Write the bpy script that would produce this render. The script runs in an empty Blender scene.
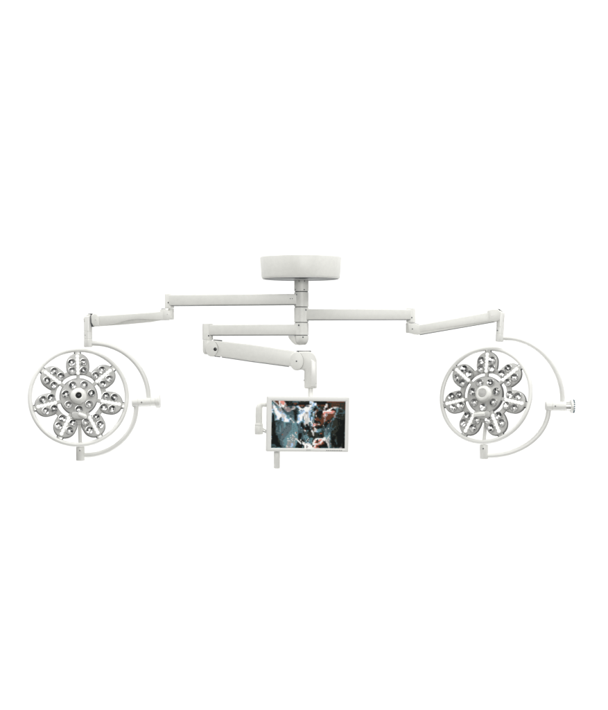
import bpy, bmesh, math, random
from mathutils import Vector, Matrix

random.seed(7)
S = 140.0            # reference units per metre in the plane of the column
D = 11.0             # camera distance
sc = bpy.context.scene
COL = sc.collection

# ------------------------------------------------------------------ camera
cam = bpy.data.objects.new("camera", bpy.data.cameras.new("camera"))
COL.objects.link(cam)
cam.location = (0, -D, 0)
cam.rotation_euler = (math.radians(90), 0, 0)
cam.data.sensor_fit = 'AUTO'
cam.data.sensor_width = 36.0
cam.data.lens = 36.0 * D / (710.0 / S)
cam.data.clip_end = 200
sc.camera = cam

# ------------------------------------------------------------------ world, lamps, exposure
world = bpy.data.worlds.new("World")
sc.world = world
world.use_nodes = True
bg = world.node_tree.nodes["Background"]
bg.inputs[1].default_value = 1.0
_nt = world.node_tree
_tc = _nt.nodes.new("ShaderNodeTexCoord"); _sx = _nt.nodes.new("ShaderNodeSeparateXYZ"); _rp = _nt.nodes.new("ShaderNodeValToRGB"); _mr = _nt.nodes.new("ShaderNodeMapRange")
_mr.inputs["From Min"].default_value = -1; _mr.inputs["From Max"].default_value = 1
_nt.links.new(_tc.outputs["Generated"], _sx.inputs[0]); _nt.links.new(_sx.outputs["Z"], _mr.inputs["Value"]); _nt.links.new(_mr.outputs["Result"], _rp.inputs["Fac"])
_rp.color_ramp.elements[0].position = 0.15; _rp.color_ramp.elements[0].color = (0.05, 0.05, 0.05, 1)
_rp.color_ramp.elements[1].position = 0.80; _rp.color_ramp.elements[1].color = (0.58, 0.58, 0.57, 1)
_nt.links.new(_rp.outputs["Color"], bg.inputs[0])

def area(name, loc, target, sx, sy, power, color=(1, 1, 1)):
    l = bpy.data.lights.new(name, 'AREA')
    l.shape = 'RECTANGLE'; l.size = sx; l.size_y = sy
    l.energy = power; l.color = color
    o = bpy.data.objects.new(name, l)
    COL.objects.link(o)
    o.location = loc
    d = Vector(target) - Vector(loc)
    o.rotation_euler = d.to_track_quat('-Z', 'Y').to_euler()
    return o

area("softbox_key", (1.4, -9.0, 1.35), (0, 0, 0.1), 3.0, 2.0, 345, (1, 0.995, 0.97))
area("softbox_top", (0.8, -3.5, 6.0), (0, 0, 0.0), 4.0, 2.0, 60, (1, 0.995, 0.97))
area("backdrop_lamp", (-5.5, -0.8, 5.5), (-0.5, 4.0, 0.3), 2.0, 3.0, 350)
area("backdrop_lamp", (5.5, -0.8, 5.5), (0.5, 4.0, 0.3), 2.0, 3.0, 350)
area("backdrop_lamp", (0, 0.2, -6.0), (0, 4.0, -1.2), 6.0, 1.5, 230)

sc.view_settings.view_transform = 'Standard'
sc.view_settings.look = 'None'
sc.view_settings.exposure = 0.0
sc.view_settings.gamma = 1.0
sc.view_settings.use_curve_mapping = False

# ------------------------------------------------------------------ materials
def srgb(c):
    return tuple((x / 12.92 if x <= 0.04045 else ((x + 0.055) / 1.055) ** 2.4) for x in [v / 255.0 for v in c])

def mat(name, col, rough=0.45, metal=0.0, var=0.0, scale=30.0, bump=0.0, bscale=400.0, emit=0.0, spec=0.5, coat=0.0):
    m = bpy.data.materials.new(name)
    m.use_nodes = True
    nt = m.node_tree
    b = nt.nodes["Principled BSDF"]
    b.inputs["Base Color"].default_value = (*col, 1)
    b.inputs["Roughness"].default_value = rough
    b.inputs["Metallic"].default_value = metal
    b.inputs["Specular IOR Level"].default_value = spec
    b.inputs["Coat Weight"].default_value = coat
    if emit:
        b.inputs["Emission Color"].default_value = (1, 1, 0.98, 1)
        b.inputs["Emission Strength"].default_value = emit
    tc = nt.nodes.new("ShaderNodeTexCoord")
    if var:
        n = nt.nodes.new("ShaderNodeTexNoise")
        n.inputs["Scale"].default_value = scale
        n.inputs["Detail"].default_value = 6
        n.inputs["Roughness"].default_value = 0.65
        nt.links.new(tc.outputs["Object"], n.inputs["Vector"])
        r = nt.nodes.new("ShaderNodeValToRGB")
        r.color_ramp.elements[0].position = 0.3
        r.color_ramp.elements[1].position = 0.7
        r.color_ramp.elements[0].color = (*[max(0, c * (1 - var)) for c in col], 1)
        r.color_ramp.elements[1].color = (*[min(1, c * (1 + var)) for c in col], 1)
        nt.links.new(n.outputs["Fac"], r.inputs["Fac"])
        nt.links.new(r.outputs["Color"], b.inputs["Base Color"])
        mr = nt.nodes.new("ShaderNodeMapRange")
        mr.inputs["To Min"].default_value = max(0, rough - 0.08)
        mr.inputs["To Max"].default_value = min(1, rough + 0.08)
        nt.links.new(n.outputs["Fac"], mr.inputs["Value"])
        nt.links.new(mr.outputs["Result"], b.inputs["Roughness"])
    if bump:
        n2 = nt.nodes.new("ShaderNodeTexNoise")
        n2.inputs["Scale"].default_value = bscale
        n2.inputs["Detail"].default_value = 2
        nt.links.new(tc.outputs["Object"], n2.inputs["Vector"])
        bp = nt.nodes.new("ShaderNodeBump")
        bp.inputs["Strength"].default_value = bump
        bp.inputs["Distance"].default_value = 0.001
        nt.links.new(n2.outputs["Fac"], bp.inputs["Height"])
        nt.links.new(bp.outputs["Normal"], b.inputs["Normal"])
    return m

M = {
    'paint': mat("white powder coat", (0.755, 0.755, 0.72), 0.42, var=0.035, scale=36, bump=0.25, bscale=260),
    'tube': mat("white enamel tube", (0.82, 0.82, 0.79), 0.30, var=0.02, scale=12, bump=0.1, bscale=200),
    'bezel': mat("white display plastic", (0.77, 0.77, 0.745), 0.40, var=0.015, scale=10, bump=0.15, bscale=300),
    'plate': mat("grey satin casting", (0.52, 0.52, 0.505), 0.50, metal=0.1, spec=0.3, var=0.12, scale=55, bump=0.25, bscale=220),
    'shade_edge': mat("casting edge with painted shade", (0.17, 0.17, 0.17), 0.6, spec=0.2),
    'rim': mat("dark lens rim", (0.48, 0.48, 0.47), 0.25, metal=0.5),
    'under': mat("grey mounts and painted shade", (0.22, 0.23, 0.235), 0.6, var=0.05),  # also carries painted shade under the drum and along the beams
    'seam': mat("dark joint gap", (0.055, 0.06, 0.065), 0.6),
    'dark': mat("black plastic", (0.012, 0.014, 0.015), 0.30),
    'screw': mat("blued screw steel", (0.05, 0.055, 0.06), 0.35, metal=0.5),
    'chrome': mat("mirror reflector", (0.90, 0.90, 0.89), 0.07, metal=1.0),
    'dark_reflection': mat("painted dark lens reflection", (0.03, 0.034, 0.036), 0.12, spec=0.6),
    'grey': mat("painted grey lens reflection", (0.33, 0.33, 0.33), 0.15, metal=0.6),
    'led': mat("lit light emitting diode", (0.92, 0.92, 0.90), 0.3, emit=0.35),
    'teal': mat("dark teal grip inlay", (0.03, 0.09, 0.12), 0.35),
    'mark': mat("grey printed marking", (0.30, 0.30, 0.29), 0.6),
    'alu': mat("brushed aluminium", (0.62, 0.62, 0.60), 0.36, metal=0.5, var=0.06, scale=60),
}

# ------------------------------------------------------------------ shape helpers
def W(px, py, y=0.0):
    """reference units -> metres, in the upright plane at depth y"""
    s = (D + y) / D / S
    return Vector(((px - 304.0) * s, y, (355.0 - py) * s))

def frame(axis):
    a = Vector(axis).normalized()
    h = Vector((0, 0, 1)) if abs(a.z) < 0.9 else Vector((1, 0, 0))
    u = a.cross(h).normalized()
    v = a.cross(u).normalized()
    return a, u, v

def lathe(bm, o, axis, prof, seg=40, mi=0, mis=None):
    """prof: list of (radius, distance along axis) in metres"""
    a, u, v = frame(axis)
    o = Vector(o)
    rings = []
    for r, t in prof:
        if r < 1e-6:
            rings.append([bm.verts.new(o + a * t)])
        else:
            rings.append([bm.verts.new(o + a * t + (u * math.cos(2 * math.pi * k / seg) + v * math.sin(2 * math.pi * k / seg)) * r) for k in range(seg)])
    for i in range(len(rings) - 1):
        A, B = rings[i], rings[i + 1]
        m = mis[i] if mis else mi
        for k in range(seg):
            k2 = (k + 1) % seg
            if len(A) == 1 and len(B) == 1:
                continue
            if len(A) == 1:
                f = bm.faces.new((A[0], B[k], B[k2]))
            elif len(B) == 1:
                f = bm.faces.new((A[k], B[0], A[k2]))
            else:
                f = bm.faces.new((A[k], B[k], B[k2], A[k2]))
            f.material_index = m

def cyl(bm, p0, p1, r, bev=0.002, seg=36, r1=None, mi=0):
    p0, p1 = Vector(p0), Vector(p1)
    L = (p1 - p0).length
    r1 = r if r1 is None else r1
    b = min(bev, L * 0.45, r * 0.6)
    c = 0.293 * b
    lathe(bm, p0, p1 - p0, [(0, 0), (r - b, 0), (r - c, c), (r, b), (r1, L - b), (r1 - c, L - c), (r1 - b, L), (0, L)], seg, mi)

def tube(bm, pts, r, seg=18, closed=False, mi=0):
    n = len(pts)
    pts = [Vector(p) for p in pts]
    rad = r if isinstance(r, (list, tuple)) else [r] * n
    def tan(i):
        if closed:
            return (pts[(i + 1) % n] - pts[i - 1]).normalized()
        return (pts[min(i + 1, n - 1)] - pts[max(i - 1, 0)]).normalized()
    t0 = tan(0)
    _, u, v = frame(t0)
    rings = []
    for i in range(n):
        t = tan(i)
        u = (u - t * u.dot(t)).normalized()
        w = t.cross(u)
        rings.append([bm.verts.new(pts[i] + (u * math.cos(2 * math.pi * k / seg) + w * math.sin(2 * math.pi * k / seg)) * rad[i]) for k in range(seg)])
    m = n if closed else n - 1
    for i in range(m):
        A, B = rings[i], rings[(i + 1) % n]
        off = 0
        if closed and i == n - 1:
            off = min(range(seg), key=lambda q: (A[0].co - B[q].co).length)
        for k in range(seg):
            bm.faces.new((A[k], A[(k + 1) % seg], B[(k + 1 + off) % seg], B[(k + off) % seg])).material_index = mi
    if not closed:
        bm.faces.new(list(reversed(rings[0]))).material_index = mi
        bm.faces.new(rings[-1]).material_index = mi

def prism(bm, poly, mx, w0, w1, mi=0, bev=0.0, seg=3):
    """poly: 2-D outline (u, v) in metres, extruded from depth w0 (back) to w1 (front); mx maps (u, v, w) to the world"""
    tb = bmesh.new()
    A = [tb.verts.new((u, v, w0)) for u, v in poly]
    B = [tb.verts.new((u, v, w1)) for u, v in poly]
    n = len(poly)
    fa = tb.faces.new(A); fb = tb.faces.new(B)
    for k in range(n):
        tb.faces.new((A[k], A[(k + 1) % n], B[(k + 1) % n], B[k]))
    bmesh.ops.recalc_face_normals(tb, faces=tb.faces)
    if bev:
        ed = [e for e in tb.edges if e.is_manifold and e.calc_face_angle() > math.radians(28)]
        bmesh.ops.bevel(tb, geom=ed, offset=bev, segments=seg, profile=0.5, affect='EDGES', clamp_overlap=True)
    vm = {}
    for v in tb.verts:
        vm[v] = bm.verts.new(mx @ v.co)
    for f in tb.faces:
        try:
            nf = bm.faces.new([vm[v] for v in f.verts])
            nf.material_index = mi
        except ValueError:
            pass
    tb.free()

# (u, v, w) -> world with w towards the camera
FRONT = Matrix(((1, 0, 0, 0), (0, 0, -1, 0), (0, 1, 0, 0), (0, 0, 0, 1)))

def flat(pts):
    return [((x - 304.0) / S, (355.0 - y) / S) for x, y in pts]

def slab(bm, pts, half, bev=0.005, yc=0.0, mi=0, seg=3):
    prism(bm, flat(pts), FRONT, -half - yc, half - yc, mi, bev, seg)

def arc(cx, cy, rx, ry, a0, a1, n=28):
    return [(cx + rx * math.cos(math.radians(a0 + (a1 - a0) * k / n)), cy - ry * math.sin(math.radians(a0 + (a1 - a0) * k / n))) for k in range(n + 1)]

# ------------------------------------------------------------------ object helpers
def thing(name, label, cat, loc, group=None):
    o = bpy.data.objects.new(name, None)
    o.empty_display_size = 0.05
    COL.objects.link(o)
    o.location = loc
    o['label'] = label; o['category'] = cat
    if group: o['group'] = group
    return o

def root_of(o):
    while o.parent: o = o.parent
    return o

def part(name, bm, mats, parent, sharp=32, label=None, smooth=True):
    base = root_of(parent).location
    for v in bm.verts: v.co -= base
    bmesh.ops.recalc_face_normals(bm, faces=bm.faces)
    me = bpy.data.meshes.new(name)
    bm.to_mesh(me); bm.free()
    if isinstance(mats, str): mats = [mats]
    for m in mats: me.materials.append(M[m])
    if smooth:
        me.polygons.foreach_set('use_smooth', [True] * len(me.polygons))
        me.set_sharp_from_angle(angle=math.radians(sharp))
    o = bpy.data.objects.new(name, me)
    COL.objects.link(o)
    o.parent = parent
    if label: o['label'] = label
    return o

def nb(): return bmesh.new()

def dot(px, py, y, r, parent, name='screw', m='screw'):
    """small recessed screw head seen from the front, its face at depth y"""
    bm = nb()
    p = W(px, py, y)
    lathe(bm, p + Vector((0, 0.004, 0)), (0, -1, 0), [(0, 0), (r, 0), (r, 0.0045), (r * 0.85, 0.0056), (r * 0.45, 0.0058), (r * 0.4, 0.0048), (0, 0.0048)], 14)
    return part(name, bm, m, parent)

# ------------------------------------------------------------------ backdrop
bm = nb()
prof = [(0.5, -7.0)] + [(4.0 - 2.0 + 2.0 * math.sin(math.radians(a)), -7.0 + 2.0 - 2.0 * math.cos(math.radians(a))) for a in range(0, 91, 6)] + [(4.0, 6.5)]
L = [bm.verts.new((-5.5, y, z)) for y, z in prof]
R = [bm.verts.new((5.5, y, z)) for y, z in prof]
for k in range(len(prof) - 1):
    bm.faces.new((L[k], L[k + 1], R[k + 1], R[k]))
me = bpy.data.meshes.new("backdrop"); bm.to_mesh(me); bm.free()
M['backdrop'] = mat("white studio paper", (0.93, 0.93, 0.92), 0.9, var=0.005, spec=0.1)
me.materials.append(M['backdrop'])
me.polygons.foreach_set('use_smooth', [True] * len(me.polygons))
bd = bpy.data.objects.new("backdrop", me); COL.objects.link(bd)
bd['kind'] = 'structure'

# ------------------------------------------------------------------ ceiling mount
CX = 301.4                                     # column axis
PR = 7.15 / S
mount = thing('ceiling_mount', 'round white ceiling drum with a short column stub that carries all the arms', 'ceiling mount', W(CX, 258))
c0 = W(300.7, 355); zt = (355 - 257.3) / S; zb = (355 - 279.3) / S
bm = nb()
lathe(bm, c0, (0, 0, 1), [(0.0, zb + 0.006), (0.246, zb + 0.006), (0.252, zb + 0.001), (0.262, zb), (0.2705, zb + 0.0022), (0.277, zb + 0.008), (0.2805, zb + 0.017), (0.2905, zt - 0.006), (0.2890, zt - 0.0015), (0.2860, zt), (0, zt)], 96, mis=[1, 1, 1, 1, 0, 0, 0, 0, 0, 0])  # underside faces grey, their shade put into the colour
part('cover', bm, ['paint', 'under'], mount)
def colz(py): return W(CX, py)
bm = nb()
lathe(bm, colz(279.5), (0, 0, -1), [(0, 0), (PR * 1.0, 0.0), (PR, 11.6 / S), (PR - 0.0015, 11.9 / S), (0, 11.9 / S)], 48)
part('column', bm, 'paint', mount)
bm = nb()
cyl(bm, colz(290.5), colz(336.5), PR - 0.006, 0.001)
part('axle', bm, 'seam', mount)
bm = nb()
lathe(bm, colz(335.7), (0, 0, -1), [(0, 0), (PR, 0), (PR, 3.2 / S), (PR * 0.93, 5.6 / S), (PR * 0.78, 7.8 / S), (PR * 0.55, 9.0 / S), (0, 9.2 / S)], 48)
part('end_cap', bm, 'paint', mount)
bm = nb()
slab(bm, [(288.2, 335.9), (297.5, 335.9), (300.5, 345.0), (295.0, 344.6), (292.2, 342.2), (289.0, 338.2)], 0.022, 0.004, yc=0.0)
part('stop_block', bm, 'paint', mount)
dot(294.9 + 0.6, 289.6, -0.030, 0.0045, mount)
dot(304.2, 289.6, -PR + 0.003, 0.0045, mount)
dot(303.0, 337.2, -PR + 0.001, 0.0055, mount)
dot(299.0, 279.8 + 1.2, -PR + 0.001, 0.0035, mount)
dot(304.5, 279.8 + 1.2, -PR + 0.003, 0.0035, mount)

# ------------------------------------------------------------------ horizontal extension arms
def extension_arm(label, y0, y1, beam, cap, screws, end_screw, caplow):
    t = thing('extension_arm', label, 'support arm', W(CX, (y0 + y1) / 2), 'horizontal arms on the column')
    bm = nb()
    g = 0.35
    lathe(bm, colz(y0 + g), (0, 0, -1), [(0, 0), (PR - 0.002, 0), (PR, 0.002), (PR, (y1 - y0 - 2 * g) / S - 0.002), (PR - 0.002, (y1 - y0 - 2 * g) / S), (0, (y1 - y0 - 2 * g) / S)], 48)
    hub = part('hub', bm, 'paint', t)
    bm = nb()
    slab(bm, beam, 0.036, 0.006)
    b = part('beam', bm, 'paint', t)
    bm = nb()
    (xa, ya), (xb, yb_) = beam[3], beam[2]
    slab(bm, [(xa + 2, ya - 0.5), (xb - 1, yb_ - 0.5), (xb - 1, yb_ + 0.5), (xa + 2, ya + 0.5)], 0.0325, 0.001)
    part('edge_shade_strip', bm, 'under', t)  # thin dark strip added to imitate the shaded bottom edge
    bm = nb()
    (cx, r, cy0, cy1) = cap
    lathe(bm, W(cx, cy0), (0, 0, -1), [(0, 0), (r - 0.006, 0), (r - 0.0018, 0.0018), (r, 0.006), (r, (cy1 - cy0) / S - 0.003), (r - 0.003, (cy1 - cy0) / S), (0, (cy1 - cy0) / S)], 44)
    e = part('elbow', bm, 'paint', t)
    for (x, y, d, rr) in screws:
        dot(x, y, d, rr, t)
    dot(*end_screw, t)
    return t

LB = [(169, 294.9), (297.5, 294.2), (297.5, 304.6), (169, 305.6)]
ext_l = extension_arm('upper horizontal white arm reaching left from the column towards the left lamp', 291.8, 307.2, LB,
    (169.5, 4.6 / S, 293.9, 308.2), [(290.3, 298.6, -0.036, 0.0035), (292.3, 298.6, -0.036, 0.0035), (297.0, 294.6, -0.039, 0.0062)],
    (168.4, 302.6, -4.6 / S + 0.0005, 0.0055), None)
RB = [(305, 309.2), (411, 309.6), (411, 319.6), (305, 319.9)]
ext_r = extension_arm('horizontal white arm reaching right from the column towards the right lamp', 307.2, 322.6, RB,
    (410.8, 4.4 / S, 308.1, 322.6), [(305.7, 309.9, -0.041, 0.0062)],
    (411.7, 317.6, -4.4 / S + 0.001, 0.0055), None)
MB_ = [(208, 324.9), (298, 324.7), (298, 335.0), (208, 335.3)]
ext_m = extension_arm('short lowest horizontal arm reaching left just above the monitor arm', 322.6, 335.4, MB_,
    (207.7, 5.3 / S, 323.7, 339.8), [(298.8, 325.2, -PR + 0.003, 0.0062)],
    (208.7, 335.7, -5.3 / S + 0.0005, 0.0055), None)

# ------------------------------------------------------------------ spring arms
def disc(bm, px, py, r, y0, y1, bev=0.004, mi=0, seg=40):
    p = W(px, py)
    cyl(bm, Vector((p.x, y0, p.z)), Vector((p.x, y1, p.z)), r / S, bev, seg, mi=mi)

# left lamp arm
sp = thing('spring_arm', 'slightly sloping white arm with a curved lower cover above the left lamp', 'support arm', W(171, 314), 'sloping arms')
bm = nb(); cyl(bm, W(171.0, 308.6), W(171.0, 319.6), 2.9 / S, 0.004); part('pivot', bm, 'paint', sp)
bm = nb(); slab(bm, [(160.2, 309.8), (165.6, 309.0), (171.0, 312.0), (172.4, 318.0), (168.8, 320.2), (161, 320.4)], 0.030, 0.006); part('rear_knuckle', bm, 'paint', sp)
bm = nb(); slab(bm, [(161.4, 308.9), (165.3, 308.6), (165.3, 309.9), (161.4, 310.2)], 0.018, 0.001); part('stop', bm, 'dark', sp)
bm = nb()
top = [(94.5, 315.0), (98.5, 315.9), (115, 315.0), (140, 313.3), (158, 312.0), (163.5, 311.2)]
bot = [(163.5, 320.0), (150, 319.7), (139, 319.4), (130, 320.2), (122, 322.2), (115, 324.4), (106, 325.8), (97, 326.3)]
slab(bm, top + bot, 0.031, 0.004); part('cover', bm, 'paint', sp)
bm = nb(); slab(bm, [(100, 317), (160, 313.4), (164, 319.9), (150, 322.2), (128, 324.2), (100, 326.2)], 0.014, 0.004); part('beam', bm, 'paint', sp)
bm = nb(); slab(bm, [(91.6, 315.6), (94.2, 313.7), (96.6, 313.9), (99.4, 316.4), (99.6, 326.2), (94.0, 326.5), (91.9, 322.5)], 0.035, 0.006); part('front_knuckle', bm, 'paint', sp)
bm = nb(); slab(bm, [(90.8, 315.6), (92.6, 314.6), (96, 315), (96, 326.0), (92.4, 327.0), (91.0, 322.5)], 0.030, 0.002); part('gasket', bm, 'seam', sp)
bm = nb(); slab(bm, [(88.3, 313.8), (92.4, 313.6), (92.4, 314.7), (88.3, 315.0)], 0.020, 0.001); part('stop', bm, 'dark', sp)
dot(95.6, 319.9, -0.035, 0.0045, sp, m='alu')
dot(167.5, 314.2, -0.031, 0.004, sp, m='alu')

# right lamp arm
sp = thing('spring_arm', 'white arm sloping upwards to the right above the right lamp', 'support arm', W(411, 328), 'sloping arms')
bm = nb(); cyl(bm, W(409.2, 323.0), W(409.2, 333.0), 3.3 / S, 0.005); part('pivot', bm, 'paint', sp)
bm = nb(); slab(bm, [(407.4, 323.6), (414.8, 323.4), (419.6, 325.4), (419.8, 333.6), (415.2, 334.8), (408.2, 332.8)], 0.032, 0.006); part('rear_knuckle', bm, 'paint', sp)
bm = nb(); slab(bm, [(408.5, 322.9), (414.6, 322.9), (419.0, 324.6), (419.0, 326), (408.5, 324.4)], 0.020, 0.001); part('stop', bm, 'under', sp)
bm = nb(); slab(bm, [(416.5, 325.6), (489.5, 312.0), (496.5, 317.0), (494.5, 321.0), (417.0, 332.4)], 0.031, 0.005); part('cover', bm, 'paint', sp)
bm = nb(); slab(bm, [(420.0, 334.0), (494.0, 321.2), (494.5, 322.3), (420.0, 335.2)], 0.023, 0.001); part('edge_shade_strip', bm, 'under', sp)  # dark strip added for the bottom seam line and its shade
bm = nb(); slab(bm, [(416.0, 330.0), (494.0, 318.0), (495.2, 321.6), (416.6, 335.0)], 0.026, 0.003); part('beam', bm, 'paint', sp)
bm = nb(); slab(bm, [(487.4, 310.8), (491.2, 309.0), (497.5, 309.2), (500.4, 312.0), (499.6, 320.0), (495.4, 322.2), (489.0, 321.6)], 0.034, 0.007); part('front_knuckle', bm, 'paint', sp)
bm = nb(); slab(bm, [(495.8, 309.0), (499.0, 309.1), (502.2, 311.6), (501.5, 313.0), (497.0, 310.6)], 0.020, 0.001); part('stop', bm, 'seam', sp)
dot(412.4, 329.0, -0.032, 0.0045, sp)
dot(492.0, 315.5, -0.034, 0.004, sp, m='alu')

# monitor arm
sp = thing('spring_arm', 'thick white arm sloping down to the right with round end covers above the monitor', 'support arm', W(207.7, 347), 'sloping arms')
bm = nb()
lathe(bm, W(207.3, 340.1), (0, 0, -1), [(0, 0), (4.4 / S, 0), (4.5 / S, 0.003), (4.5 / S, 10 / S), (4.1 / S, 12.2 / S), (3.0 / S, 14.0 / S), (0, 14.6 / S)], 40)
part('pivot', bm, 'paint', sp)
bm = nb(); slab(bm, [(212.5, 340.2), (255, 345.2), (297.5, 351.6), (303.5, 356.0), (303.0, 366.0), (292, 366.6), (250, 361.0), (218, 356.2), (210, 355.0)], 0.046, 0.009, seg=4); part('beam', bm, 'paint', sp)
bm = nb(); slab(bm, [(222, 356.3), (250, 360.6), (289, 366.0), (289, 367.0), (250, 361.7), (222, 357.5)], 0.038, 0.001); part('edge_shade_strip', bm, 'under', sp)  # added dark strip, stands in for shade along the lower edge
bm = nb(); slab(bm, [(213.6, 339.5), (222, 340.2), (222, 342), (213.6, 341.2)], 0.030, 0.001); part('gasket', bm, 'seam', sp)
bm = nb(); slab(bm, [(214.6, 354.2), (220.6, 355.6), (220.0, 357.2), (215.0, 356.6)], 0.030, 0.001); part('gasket', bm, 'seam', sp)
bm = nb(); slab(bm, [(212.0 + 6.2 * math.cos(math.radians(q)), 348.6 - 7.9 * math.sin(math.radians(q))) for q in range(0, 360, 8)], 0.052, 0.004); part('end_cover', bm, 'paint', sp)
bm = nb(); slab(bm, [(212.3 + 6.3 * math.cos(math.radians(q)), 348.6 - 7.95 * math.sin(math.radians(q))) for q in range(0, 360, 8)], 0.048, 0.001); part('gasket', bm, 'mark', sp)
bm = nb(); slab(bm, [(296.6 + 6.8 * math.cos(math.radians(q)), 361.1 - 9.2 * math.sin(math.radians(q))) for q in range(0, 360, 8)], 0.052, 0.004); part('end_cover', bm, 'paint', sp)
bm = nb(); slab(bm, [(296.95 + 6.85 * math.cos(math.radians(q)), 361.1 - 9.25 * math.sin(math.radians(q))) for q in range(0, 360, 8)], 0.048, 0.001); part('gasket', bm, 'mark', sp)
dot(215.2, 349.2, -0.052, 0.0125, sp, 'lock_screw', 'dark')
dot(212.4, 348.8, -0.052, 0.004, sp, m='alu')
dot(296.5, 361.2, -0.052, 0.0055, sp)
bm = nb(); slab(bm, [(298.0, 351.5), (310.0, 351.3), (314.2, 354.0), (316.7, 359.8), (316.9, 388.4), (304.4, 388.4), (304.4, 370.0), (298.0, 369.6)], 0.040, 0.012, seg=4); hd = part('drop_head', bm, 'paint', sp)
bm = nb(); slab(bm, [(296.5, 350.7), (311.0, 350.7), (311.0, 352.2), (296.5, 352.2)], 0.018, 0.001); part('gasket', bm, 'seam', sp)
bm = nb()
prism(bm, flat([(310.9, 359.5), (313.0, 360.5), (316.0, 362.5), (316.1, 386.6), (310.9, 386.6)]), FRONT, 0.02, 0.0445, 0, 0.004)
part('lit_chamfer', bm, 'tube', sp)  # panel in lighter paint imitates light on the chamfered side
dot(315.6, 383.4, -0.0415, 0.0045, sp)
bm = nb(); cyl(bm, W(304.8, 380.4), W(303.6, 380.4), 0.006, 0.001); part('release_button', bm, 'alu', sp)

# ------------------------------------------------------------------ surgical lamps
U = 1.0 / S
def surgical_lamp(RT, label, sock_top, sock_r, arc1, arc2, joint, sock_bot, ring_c, yaw, pitch, roll, ang0, camera, knob_dir, lever):
    t = thing('surgical_lamp', label, 'surgical lamp', W(sock_top[0], sock_top[1]), 'flower shaped operating lamps')
    x0, yt, x1, yb, top = sock_top[0], sock_top[1], sock_top[2], sock_top[3], sock_top[4]
    # upper swivel socket
    bm = nb()
    ax = (W(x1, yb) - W(x0, yt))
    Ls = ax.length
    prof = [(0, 0), (sock_r * 0.7, 0.0), (sock_r * 0.92, 0.006), (sock_r * 0.97, 0.014)]
    for f in (0.50, 0.735):
        prof += [(sock_r * 0.98, Ls * f - 0.0022), (sock_r * 0.88, Ls * f), (sock_r * 1.0, Ls * f + 0.0022)]
    prof += [(sock_r * 1.02, Ls - 0.006), (sock_r * 0.97, Ls - 0.0018), (sock_r * 0.86, Ls), (0, Ls)]
    lathe(bm, W(x0, yt), ax, prof, 40)
    so = part('swivel_socket', bm, 'tube', t)
    bm = nb(); slab(bm, top, 0.022, 0.004); part('fork', bm, 'paint', t)
    mx, my = x0 + (x1 - x0) * 0.62 - 2.6, yt + (yb - yt) * 0.62
    dot(mx, my, -sock_r * 0.79, 0.0045, t)
    # yoke
    r = 2.3 * U
    bm = nb(); tube(bm, [W(a, b) for a, b in arc1], r); part('yoke_arc', bm, 'tube', t)
    bm = nb(); tube(bm, [W(a, b) for a, b in arc2], r); part('yoke_arc', bm, 'tube', t)
    (jx0, jy0, jx1, jy1, jr, fx, fr) = joint
    d = (W(jx1, jy1) - W(jx0, jy0)); dn = d.normalized(); Lj = d.length
    bm = nb()
    R_ = jr * U
    lathe(bm, W(jx0, jy0), dn, [(0, 0), (R_ * 0.82, 0), (R_ * 0.95, 0.003), (R_, 0.008), (R_, Lj * 0.26 - 0.002), (R_ * 0.9, Lj * 0.26), (R_, Lj * 0.26 + 0.002), (R_, Lj * 0.80), (R_ * 0.95, Lj * 0.80 + 0.002), (0, Lj * 0.80 + 0.002)], 44)
    j = part('joint', bm, 'tube', t)
    bm = nb()
    lathe(bm, W(jx0, jy0) + dn * (Lj * 0.80 + 0.002), dn, [(0, 0), (R_ * 0.9, 0), (R_ * 0.92, 0.004), (R_ * 0.96, Lj * 0.22), (0, Lj * 0.22)], 44)
    part('joint_neck', bm, 'alu' if joint[6] > 6.5 else 'tube', t)
    bm = nb()
    Fr = fr * U; fw = (fx - jx1) * U
    lathe(bm, W(jx1, jy1), dn, [(0, 0), (Fr * 0.85, 0), (Fr * 0.97, 0.003), (Fr, 0.007), (Fr, fw * 0.62), (Fr * 0.94, fw * 0.66), (0, fw * 0.66)], 44)
    kn = part('joint_knob', bm, 'tube', t)
    bm = nb()
    nT = 20 if joint[6] > 6.5 else 0
    if not nT:
        lathe(bm, W(jx1, jy1) + dn * (fw * 0.60), dn, [(0, 0), (Fr * 0.97, 0), (Fr * 1.0, 0.003), (Fr * 0.97, fw * 0.38), (Fr * 0.9, fw * 0.40), (0, fw * 0.40)], 40)
    for k in range(nT):
        a = 2 * math.pi * k / nT
        off = Vector((0, math.cos(a), math.sin(a))) * (Fr * 0.90)
        q = W(jx1, jy1) + dn * (fw * 0.62) + off
        cyl(bm, q, q + dn * (fw * 0.38), 0.0042, 0.001, 10)
    part('grip_rim', bm, 'teal' if joint[6] > 6.5 else 'tube', kn)
    dot(jx0 + (jx1 - jx0) * 0.40, jy0 + (jy1 - jy0) * .4 + 0.2, -R_ + 0.001, 0.0055, t)
    # lower socket and shaft
    (bx, by0, by1, br) = sock_bot
    bm = nb()
    Rb = br * U; Lb = (by1 - by0) * U
    lathe(bm, W(bx, by0), (0, 0, -1), [(0, 0), (Rb * 0.72, 0), (Rb * 0.94, 0.003), (Rb * 0.97, 0.007), (Rb, 0.012), (Rb, Lb - 0.005), (Rb * 0.95, Lb - 0.0015), (Rb * 0.8, Lb), (0, Lb)], 40)
    part('lower_socket', bm, 'tube', t)
    dot(bx - 0.6, by0 + (by1 - by0) * 0.30, -Rb + 0.001, 0.005, t)
    # ---------------- lamp head (own tilted frame: u right, v up, w out of the face)
    cx, cy = ring_c
    C = W(cx, cy, 0.0)
    Mh = Matrix.Translation(C) @ Matrix.Rotation(math.radians(yaw), 4, 'Z') @ Matrix.Rotation(math.radians(pitch), 4, 'X') @ FRONT @ Matrix.Rotation(math.radians(roll), 4, 'Z')
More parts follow.
